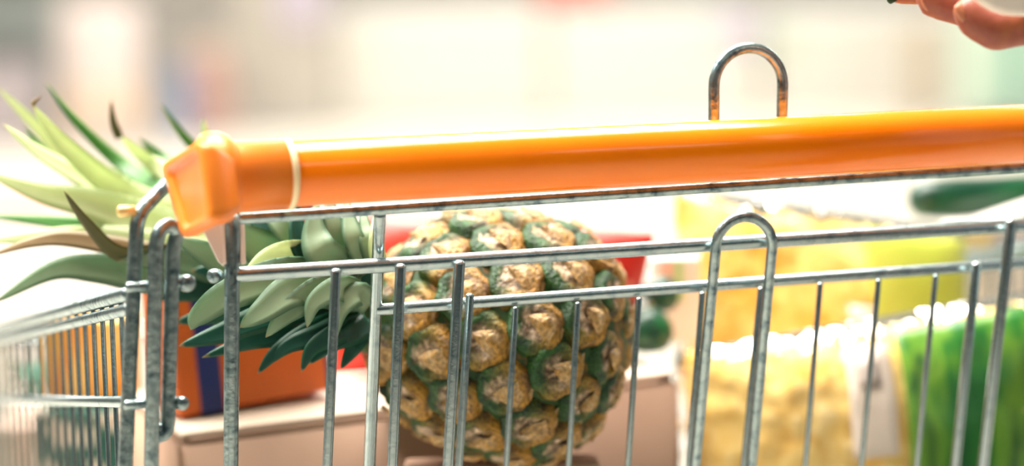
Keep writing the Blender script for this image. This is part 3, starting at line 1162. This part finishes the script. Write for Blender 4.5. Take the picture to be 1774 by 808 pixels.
bA = crisp_bag('clear bag of yellow crisps with dark green print, standing in front by the gate', at_d(1188, 610, 1.735), at_d(1865, 490, 1.79), .625, .045, .50, M['green_film'], 3.1)
bagA, f, nrm, nx = bA
patch('sticker', f, nrm, nx, 13, 17, 2, 13, M['sticker'], bagA, .002)
patch('sticker_print', f, nrm, nx, 14, 16, 3, 6, M['sticker_grey'], bagA, .0032)
bB = crisp_bag('clear bag of yellow crisps with lime print, standing behind the green bag', at_d(1165, 324, 1.88), at_d(1672, 398, 1.93), .625, .045, .63, M['lime_film'], 9.7)
bagB, f, nrm, nx = bB
patch('sticker', f, nrm, nx, 19, 22, 8, 16, M['sticker'], bagB, .002)

# white carton with a grey panel, courgette on top of it
wpz = at_d(1720, 392, 2.02).z
pa_, pb_ = at_d(1640, 480, 2.02), at_d(1900, 470, 2.06)
pcn = (pa_ + pb_) / 2
wp = thing('food_box', 'white food carton with a grey panel standing behind the crisp bags', 'box', (pcn.x, pcn.y, .625))
box('box_body', (pcn.x, pcn.y, (.625 + wpz) / 2), .116, .06, wpz - .625, M['white_card'], wp, -YAW + .05, .004)
M['grey_p'] = mat('grey_print', (92, 100, 104), 0.5)
M['beige_p'] = mat('beige_print', (222, 206, 150), 0.5)
fo = Vector((-math.sin(YAW), -math.cos(YAW), 0)) * .031
g = at_d(1765, 430, 2.0)
box('grey_panel', g, .034, .002, .013, M['grey_p'], wp, -YAW + .05, 0)
g = at_d(1688, 432, 2.0)
box('beige_panel', g, .028, .002, .026, M['beige_p'], wp, -YAW + .05, 0)
M['courgette'] = mat('courgette_skin', (8, 66, 42), 0.3, var=[(4, 48, 36), (22, 88, 48)], scale=30, stretch=(.2, 1, 1))
ca_, cb_ = at_d(1590, 346, 2.0), at_d(1850, 318, 2.04)
ct = thing('courgette', 'dark green courgette with a cut end lying on the white carton', 'vegetable', (ca_ + cb_) / 2)
pts = [ca_.lerp(cb_, k / 10) + Vector((0, 0, -.003 * math.sin(PI * k / 10))) for k in range(11)]
mesh_obj('courgette_body', *tube(pts, [.0135, .0158, .0165, .0165, .016, .0155, .015, .014, .013, .0115, .009], 20), M['courgette'], ct)
mesh_obj('stalk', *tube([cb_, cb_ + (cb_ - ca_).normalized() * .015], [.005, .004], 10), M['stalk'], ct)
M['white_bag'] = mat('white_plastic_bag', (240, 232, 226), 0.4, bump=.3, bscale=40)
wbz = thing('plastic_bag', 'small knotted white plastic bag beside the courgette', 'bag', at_d(1765, 398, 2.0))
pouch('bag_body', (at_d(1690, 378, 1.985), at_d(1850, 325, 1.985), at_d(1850, 402, 1.985), at_d(1670, 402, 1.985)), .012, M['white_bag'], wbz, nx=16, ny=12, crumple=.003, fr=40)

# packs seen through the left side wires
M['yellow_card'] = mat('yellow_orange_print', (240, 178, 44), 0.45, var=[(236, 150, 40), (246, 206, 120)], scale=26, stretch=(1, 1, .4), detail=1, contrast=(.4, .6))
M['pale_green_card'] = mat('green_leaf_print', (226, 214, 196), 0.5, var=[(206, 206, 188), (46, 110, 96), (40, 96, 88)], scale=60, detail=1, contrast=(.35, .62))
yz1 = at_d(150, 546, 1.80).z
yz0 = at_d(150, 692, 1.80).z
yc = at_d(150, 620, 1.80)
pg = thing('food_box', 'pale carton with dark green leaf print low behind the side wires', 'box', (yc.x, yc.y, .625))
box('box_body', (yc.x + .01, yc.y, (.625 + yz0 - .002) / 2), .085, .075, yz0 - .002 - .625, M['pale_green_card'], pg, -YAW, .004)
yb = thing('food_box', 'yellow and orange food box standing behind the left side wires', 'box', (yc.x, yc.y, yz0))
box('box_body', (yc.x + .004, yc.y, (yz0 + yz1) / 2), .060, .05, yz1 - yz0, M['yellow_card'], yb, -YAW, .003)
M['herb'] = mat('teal_green_leaf', (36, 132, 104), 0.5)
hc = at_d(52, 655, 2.0)
hb = thing('herb_bunch', 'small teal green bunch of herbs by the front of the basket', 'vegetable', hc - Vector((0, 0, .03)))
hz = thing('food_box', 'pinkish cream carton under the bunch of herbs', 'box', (hc.x, hc.y, .63))
M['pink_card'] = mat('pinkish_carton', (236, 206, 186), 0.6)
box('box_body', (hc.x + .02, hc.y + .01, (.63 + hc.z - .03) / 2), .08, .12, hc.z - .03 - .63, M['pink_card'], hz, -YAW, .004)
for k in range(22):
    a = random.uniform(0, 2 * PI)
    r = random.uniform(0, .014)
    p = hc + Vector((math.cos(a) * r, math.sin(a) * r, random.uniform(-.022, .012)))
    q = p + Vector((math.cos(a) * .012, math.sin(a) * .012, random.uniform(0, .012)))
    sd = Vector((-math.sin(a), math.cos(a), .3)) * .006
    V = [p - sd * .3, p.lerp(q, .5) - sd, q, p.lerp(q, .5) + sd, p + sd * .3]
    V = V + [v + Vector((0, 0, -.0008)) for v in V]
    mesh_obj('herb_leaf', V, [[0, 1, 2, 3, 4], [9, 8, 7, 6, 5]] + [[i, 5 + i, 5 + (i + 1) % 5, (i + 1) % 5] for i in range(5)], M['herb'], hb)


# ------------------------------------------------------------------ the shop far behind
def far_box(name, px0, px1, ytop, d, depth, m, parent=None, ybot=None, z0=None, bev=.01, lift=0.0):
    """an upright box facing the camera, left and right edges and top read in the picture, d metres off"""
    a, b = at_d(px0, ytop, d), at_d(px1, ytop, d)
    z1 = (a.z + b.z) / 2
    if ybot is not None:
        z0 = at_d((px0 + px1) / 2, ybot, d).z
    if z0 is None:
        z0 = 0.0
    wd = (b - a).length
    c = (a + b) / 2 + Vector((math.sin(YAW), math.cos(YAW), 0)) * (depth / 2 - lift)
    return box(name, (c.x, c.y, (z0 + z1) / 2), wd, depth, z1 - z0, m, parent, -YAW, bev), z1


def far_thing(name, label, cat, px, d, z=0.0, group=None):
    p = at_d(px, 200, d)
    return thing(name, label, cat, (p.x, p.y, z), group)


BG = {k: mat('far_' + k, tuple(v * .85 for v in c), .7) for k, c in {
    'white': (240, 236, 226), 'lavender': (214, 204, 222), 'mint': (208, 230, 208), 'teal': (96, 180, 158), 'red': (214, 96, 74), 'tan': (228, 208, 186),
    'greyteal': (168, 176, 172), 'lilacgrey': (200, 190, 194), 'pinkwhite': (238, 222, 216), 'peach': (240, 212, 188), 'beigegrey': (206, 200, 188),
    'rosy': (214, 170, 156), 'blue': (152, 174, 212), 'pink': (236, 176, 156), 'grey': (176, 176, 172), 'glass': (206, 214, 214)}.items()}
lab = ['long white chest freezer far behind, left one of the row', 'long white chest freezer far behind the wire arch', 'long white chest freezer far behind the hand']
ztops = []
for i, (p0, p1) in enumerate(((578, 940), (950, 1320), (1330, 1690))):
    fz = far_thing('chest_freezer', lab[i], 'freezer', (p0 + p1) / 2, 18)
    _, z1 = far_box('freezer_body', p0, p1, 24, 18, .8, BG['white'], fz, bev=.03)
    ztops.append(z1)
    far_box('freezer_lid', p0 + 6, p1 - 6, 12, 18.03, .74, BG['glass'], fz, z0=z1, bev=.01)
    far_box('plinth', p0 + 10, p1 - 10, 206, 17.995, .02, BG['grey'], fz, bev=0)
    if i == 1:
        far_box('front_sign', 1236, 1312, 26, 17.99, .01, BG['lavender'], fz, ybot=84, bev=0)
    if i == 2:
        far_box('front_sign', 1338, 1374, 48, 17.99, .01, BG['mint'], fz, ybot=104, bev=0)
zt = at_d(990, 9, 18.03).z + .006
t_ = far_thing('carton', 'red carton on top of the middle white freezer', 'box', 990, 18.3, zt)
far_box('carton_body', 930, 1056, -90, 18.2, .4, BG['red'], t_, z0=zt)
t_ = far_thing('bottle', 'grey-green canister on the freezer above the lavender sign', 'bottle', 1206, 18.3, zt)
p = at_d(1206, 0, 18.2)
zb = at_d(1206, -70, 18.2).z
mesh_obj('bottle_body', *lathe([(0, .07), (.01, .075), (zb - zt - .08, .075), (zb - zt - .03, .04), (zb - zt, .03)], (p.x, p.y, zt), (0, 0, 1), 20), BG['greyteal'], t_)
t_ = far_thing('post', 'tan wooden barrier post standing in front of the freezers', 'post', 1596, 17)
far_box('post_shaft', 1574, 1620, 36, 17, .1, BG['tan'], t_, z0=.02)
far_box('post_foot', 1560, 1634, 222, 16.95, .2, BG['tan'], t_)
t_ = far_thing('cool_cabinet', 'mint green cabinet with a teal edge far below the hand', 'cabinet', 1780, 16)
far_box('cabinet_body', 1684, 1960, -260, 16, .7, BG['mint'], t_, z0=.02)
far_box('door_edge', 1750, 1774, -240, 15.97, .03, BG['teal'], t_, z0=.1, bev=.004)
far_box('plinth', 1690, 1954, 250, 15.99, .68, BG['grey'], t_)
t_ = far_thing('cabinet', 'tall beige-grey shop cabinet far behind the handle collar', 'cabinet', 475, 17.5)
far_box('cabinet_body', 392, 556, -260, 17.5, .45, BG['beigegrey'], t_, z0=.02)
far_box('upper_panel', 474, 552, -240, 17.48, .02, BG['lavender'], t_, ybot=50, bev=.002)
far_box('plinth', 396, 552, 216, 17.51, .42, BG['grey'], t_)
t_ = far_thing('carton_stack', 'rosy brown upright carton beside the blue crate', 'box', 356, 17)
far_box('carton_body', 328, 386, 84, 17, .4, BG['rosy'], t_, z0=0, bev=.005)
far_box('carton_lid', 326, 388, 78, 16.99, .42, BG['tan'], t_, ybot=92, bev=.005)
t_ = far_thing('crate', 'narrow blue crate on the floor left of the rosy carton', 'crate', 308, 16.8)
far_box('crate_body', 288, 326, 128, 16.8, .15, BG['blue'], t_, z0=0, bev=.005)
far_box('crate_rim', 285, 329, 120, 16.79, .17, BG['blue'], t_, ybot=132, bev=.004)
t_ = far_thing('display_bin', 'rounded pinkish white display bin behind the crown leaves', 'bin', 160, 16)
p = at_d(160, 10, 16)
zb = p.z
p = p + Vector((math.sin(YAW), math.cos(YAW), 0)) * .25
mesh_obj('bin_body', *lathe([(0, .23), (.02, .245), (zb - .12, .255), (zb - .03, .235), (zb, .18)], (p.x, p.y, 0), (0, 0, 1), 36), BG['pinkwhite'], t_)
mesh_obj('bin_band', *lathe([(zb * .18, .2565), (zb * .19, .26), (zb * .44, .26), (zb * .45, .2565)], (p.x, p.y, 0), (0, 0, 1), 36), BG['peach'], t_)
t_ = far_thing('post', 'slim grey shop post between the white bin and the blue crate', 'post', 238, 17.2)
far_box('post_shaft', 231, 247, -300, 17.2, .06, BG['grey'], t_)
t_ = far_thing('shelf_unit', 'dark grey-green shelf unit with lilac base at the far left', 'shelf', 0, 17)
far_box('back_panel', -130, 84, -300, 17.2, .03, BG['greyteal'], t_, z0=.02)
far_box('base_cabinet', -130, 62, 110, 16.9, .3, BG['lilacgrey'], t_)
for y in (-60, 40):
    far_box('shelf_board', -130, 84, y, 16.95, .26, BG['greyteal'], t_, ybot=y + 8, bev=.003)
a, b, c_, d_ = at_z(-60, 388, .012), at_z(104, 388, .012), at_z(104, 345, .012), at_z(-60, 345, .012)
V = [a, b, c_, d_]
V = V + [v - Vector((0, 0, .011)) for v in V]
o = mesh_obj('floor_mat', V, [[0, 1, 2, 3], [7, 6, 5, 4], [0, 4, 5, 1], [1, 5, 6, 2], [2, 6, 7, 3], [3, 7, 4, 0]], BG['pink'], None, False)
tag(o, 'pale pink mat on the floor beyond the left side of the trolley', 'mat')

# ------------------------------------------------------------------ the shopper whose hand shows
M['skin'] = mat('skin', (158, 88, 60), .5, var=[(142, 70, 50), (164, 94, 60)], scale=40, sub=.25, bump=.08, bscale=300)
M['nail'] = mat('finger_nail', (186, 118, 86), .25)
M['nail_dark'] = mat('dark_green_nail', (40, 64, 36), .3)
M['shirt'] = mat('knit_sleeve', (120, 132, 140), .85)
M['trousers'] = mat('dark_trousers', (52, 60, 74), .85)
M['hair'] = mat('brown_hair', (62, 44, 34), .6)
M['shoe'] = mat('shoe_leather', (60, 52, 48), .6)
bx, by = .78, -.46
man = thing('person', 'person at the right reaching over the handle with a white device in the hand', 'person', (bx, by, 0))


def remesh(o, vox, smooth=2):
    m_ = o.modifiers.new('remesh', 'REMESH')
    m_.mode = 'VOXEL'
    m_.voxel_size = vox
    m_.use_smooth_shade = True
    if smooth:
        q = o.modifiers.new('smooth', 'SMOOTH')
        q.iterations = smooth
    return o


def ell(c, rx, ry, rz, n=20):
    V, Fc = lathe([(-math.cos(PI * k / n), max(math.sin(PI * k / n), .02)) for k in range(n + 1)], (0, 0, 0), (0, 0, 1), 24)
    return [Vector((v.x * rx, v.y * ry, v.z * rz)) + Vector(c) for v in V], Fc


wrist = at_d(1985, -6, 1.365)
shoulder = Vector((bx - .17, by + .01, 1.36))
elbow = Vector((.56, -.30, 1.08))
FING = [
    # (points in the picture with depth, radii): knuckle -> tip
    ([(1915, -25, 1.365), (1840, 12, 1.36), (1772, 40, 1.358), (1722, 52, 1.357), (1690, 34, 1.357), (1672, 10, 1.357)], [.0125, .0120, .0122, .0120, .0108, .0088]),
    ([(1905, -20, 1.385), (1820, 10, 1.385), (1740, 22, 1.385), (1668, 12, 1.385), (1614, -2, 1.385), (1604, -18, 1.385)], [.012, .0115, .011, .0108, .0102, .008]),
    ([(1900, -60, 1.405), (1800, -44, 1.41), (1700, -34, 1.41), (1610, -26, 1.41), (1560, -24, 1.41), (1534, -26, 1.41)], [.012, .0115, .0112, .011, .0105, .008]),
    ([(1905, -110, 1.42), (1800, -110, 1.43), (1700, -110, 1.43), (1620, -112, 1.43), (1560, -118, 1.43)], [.0118, .011, .0105, .010, .0075]),
    ([(1960, -60, 1.34), (1920, -140, 1.325), (1850, -210, 1.32), (1770, -240, 1.32)], [.015, .0135, .012, .009]),
]
parts = []
palm = [wrist, at_d(1945, -20, 1.375), at_d(1900, -35, 1.39)]
for oz_, dd in ((40, 1.365), (0, 1.38), (-40, 1.395), (-80, 1.41)):
    parts.append(tube([wrist, at_d(1950, -20 + oz_ * .6, dd), at_d(1905, -22 + oz_, dd)], [.021, .017, .0135], 14))
for pts, rr in FING:
    parts.append(tube(bend([at_d(*p) for p in pts], .008, 3) if False else [at_d(*p) for p in pts], rr, 14))
parts.append(tube([elbow, elbow.lerp(wrist, .35), elbow.lerp(wrist, .8), wrist], [.042, .042, .030, .026], 16))
parts.append(tube([shoulder, shoulder.lerp(elbow, .5), elbow], [.056, .048, .042], 16))
rs, re_, rw_ = Vector((bx + .17, by, 1.36)), Vector((bx + .23, by + .03, 1.08)), Vector((bx + .22, by + .16, .88))
parts.append(tube([rs, rs.lerp(re_, .5), re_], [.056, .048, .042], 16))
parts.append(tube([re_, re_.lerp(rw_, .35), rw_], [.042, .040, .026], 16))
parts.append(tube([rw_, rw_ + Vector((0, .03, -.04)), rw_ + Vector((0, .05, -.08))], [.028, .034, .026], 14))
for k in range(4):
    f0 = rw_ + Vector((-.024 + .016 * k, .05, -.075))
    parts.append(tube([f0, f0 + Vector((0, .02, -.035)), f0 + Vector((0, .012, -.07 + abs(k - 1.4) * .006))], [.010, .009, .007], 10))
f0 = rw_ + Vector((-.03, .02, -.03))
parts.append(tube([f0, f0 + Vector((-.02, .02, -.03)), f0 + Vector((-.022, .03, -.055))], [.012, .011, .008], 10))
# torso, neck, head, legs
parts.append(tube([(bx, by, .84), (bx, by, .98), (bx, by + .005, 1.10), (bx, by, 1.24), (bx, by, 1.37)], [.135, .13, .12, .14, .10], 20))
parts.append(tube([shoulder, (bx, by, 1.38), rs], [.06, .075, .06], 16))
parts.append(tube([(bx, by, 1.38), (bx, by + .012, 1.48)], [.058, .052], 16))
hc_ = Vector((bx - .01, by + .03, 1.585))
parts.append(ell(hc_, .075, .095, .115))
parts.append(ell(hc_ + Vector((-.005, .045, -.055)), .048, .05, .055))
nz_ = hc_ + Vector((-.012, .10, -.012))
parts.append(tube([nz_ + Vector((0, -.01, .03)), nz_ + Vector((0, .012, -.008))], [.008, .013], 10))
for sx in (-1, 1):
    parts.append(ell(hc_ + Vector((sx * .076, -.005, -.005)), .010, .020, .030))
    hip = Vector((bx + sx * .085, by, .86))
    kn = Vector((bx + sx * .09, by + .02, .48))
    an = Vector((bx + sx * .095, by - .01, .09))
    parts.append(tube([hip, hip.lerp(kn, .5), kn], [.092, .078, .058], 16))
    parts.append(tube([kn, kn.lerp(an, .35), an], [.056, .054, .036], 16))
    parts.append(tube([an + Vector((0, -.03, -.045)), an + Vector((0, .06, -.05)), an + Vector((0, .14, -.062))], [.034, .034, .022], 14))
o = mesh_obj('body', *join(*parts), M['skin'], man)
remesh(o, .0034, 3)
for sx in (-1, 1):
    e_ = mesh_obj('eye', *ell(hc_ + Vector((sx * .030 - .008, .082, .008)), .013, .011, .010), mat('eye_white_%d' % (sx + 1), (240, 236, 230), .3), man)
mesh_obj('mouth', *ell(hc_ + Vector((-.008, .094, -.062)), .024, .008, .007), mat('lip', (184, 96, 84), .5), man)
# nails
for (px, py, d), ln, wd, dirv, mm in (((1658, 26, 1.350), 32, 15, (-.5, .62), 'nail'), ((1599, 10, 1.38), 28, 15, (-.55, .6), 'nail'), ((1538, 2, 1.404), 14, 10, (-.4, .9), 'nail_dark')):
    c = at_d(px, py, d)
    u = (right * dirv[1] * .55 - up * .83).normalized()
    n_ = (right * -.78 - up * .42 - fwd * .45).normalized()
    u = (u - n_ * u.dot(n_)).normalized()
    v_ = n_.cross(u)
    lw, ww = dpx(ln, c) / 2, dpx(wd, c) / 2
    V = []
    for k in range(7):
        for j in range(5):
            a_, b_ = (k - 3) / 3, (j - 2) / 2
            wk = ww * (1 - .35 * abs(a_) ** 3)
            V.append(c + u * lw * a_ + v_ * wk * b_ - n_ * (.0012 * a_ * a_ + .0026 * b_ * b_) + n_ * .0004)
    n = len(V)
    V += [q - n_ * .0015 for q in V]
    Fc = grid_faces(4, 6) + grid_faces(4, 6, n, True)
    rim = [i for i in range(4)] + [4 + j * 5 for j in range(6)] + [30 + i for i in range(4, 0, -1)] + [j * 5 for j in range(6, 0, -1)]
    for p_, q_ in zip(rim, rim[1:] + rim[:1]):
        Fc.append([p_, n + p_, n + q_, q_])
    mesh_obj('finger_nail', V, Fc, M[mm], man)
# clothes
sh = [tube([(bx, by, .90), (bx, by, 1.0), (bx, by + .005, 1.12), (bx, by, 1.25), (bx, by, 1.385)], [.158, .148, .138, .157, .115], 22),
      tube([shoulder, (bx, by, 1.385), rs], [.074, .088, .074], 16),
      tube([shoulder, shoulder.lerp(elbow, .5), elbow], [.072, .063, .056], 16), tube([elbow, elbow.lerp(wrist, .5)], [.056, .050], 16),
      tube([rs, rs.lerp(re_, .5), re_], [.072, .063, .056], 16), tube([re_, re_.lerp(rw_, .7)], [.056, .046], 16)]
remesh(mesh_obj('shirt', *join(*sh), M['shirt'], man), .008, 3)
tr_ = [tube([(bx, by, .80), (bx, by, .96)], [.15, .147], 20)]
for sx in (-1, 1):
    hip = Vector((bx + sx * .085, by, .86))
    kn = Vector((bx + sx * .09, by + .02, .48))
    an = Vector((bx + sx * .095, by - .01, .10))
    tr_.append(tube([hip, hip.lerp(kn, .5), kn, kn.lerp(an, .5), an], [.105, .092, .074, .068, .060], 16))
    fo_ = an + Vector((0, .05, -.055))
    mesh_obj('shoe', *join(*[ell(fo_ + Vector((0, .02, 0)), .045, .13, .043), rbox(fo_ + Vector((0, .02, -.036)), .078, .24, .02, 0, .008)]), M['shoe'], man)
remesh(mesh_obj('trousers', *join(*tr_), M['trousers'], man), .009, 3)
remesh(mesh_obj('hair', *join(ell(hc_ + Vector((0, -.022, .025)), .088, .098, .108), ell(hc_ + Vector((0, -.07, -.06)), .07, .05, .10)), M['hair'], man), .008, 2)

# the white rounded device the hand holds
M['white_shell'] = mat('white_plastic_shell', (240, 226, 212), .4)
pcx = at_d(1800, -122, 1.338)
ph = thing('phone', 'white rounded phone held in the hand over the handle', 'phone', pcx)
hw_, hh_, rr_ = dpx(150, pcx), dpx(150, pcx), dpx(105, pcx)
ol_ = []
for cx_, cy_, a0 in ((hw_ - rr_, hh_ - rr_, 0), (-hw_ + rr_, hh_ - rr_, PI / 2), (-hw_ + rr_, -hh_ + rr_, PI), (hw_ - rr_, -hh_ + rr_, 3 * PI / 2)):
    for k in range(9):
        a_ = a0 + PI / 2 * k / 8
        ol_.append((cx_ + rr_ * math.cos(a_), cy_ + rr_ * math.sin(a_)))
V, n = [], len(ol_)
pu = (right + fwd * .15).normalized()
pv = up
pn = pu.cross(pv)
LP = [(-.0045, .94), (-.0038, .985), (-.002, 1), (.002, 1), (.0038, .985), (.0045, .94)]
for z_, sc_ in LP:
    for x_, y_ in ol_:
        V.append(pcx + pu * x_ * sc_ + pv * y_ * sc_ + pn * z_)
Fc = []
for i in range(len(LP) - 1):
    for j in range(n):
        Fc.append([i * n + j, i * n + (j + 1) % n, (i + 1) * n + (j + 1) % n, (i + 1) * n + j])
Fc.append(list(range(n))[::-1])
Fc.append([(len(LP) - 1) * n + j for j in range(n)])
mesh_obj('phone_shell', V, Fc, M['white_shell'], ph)
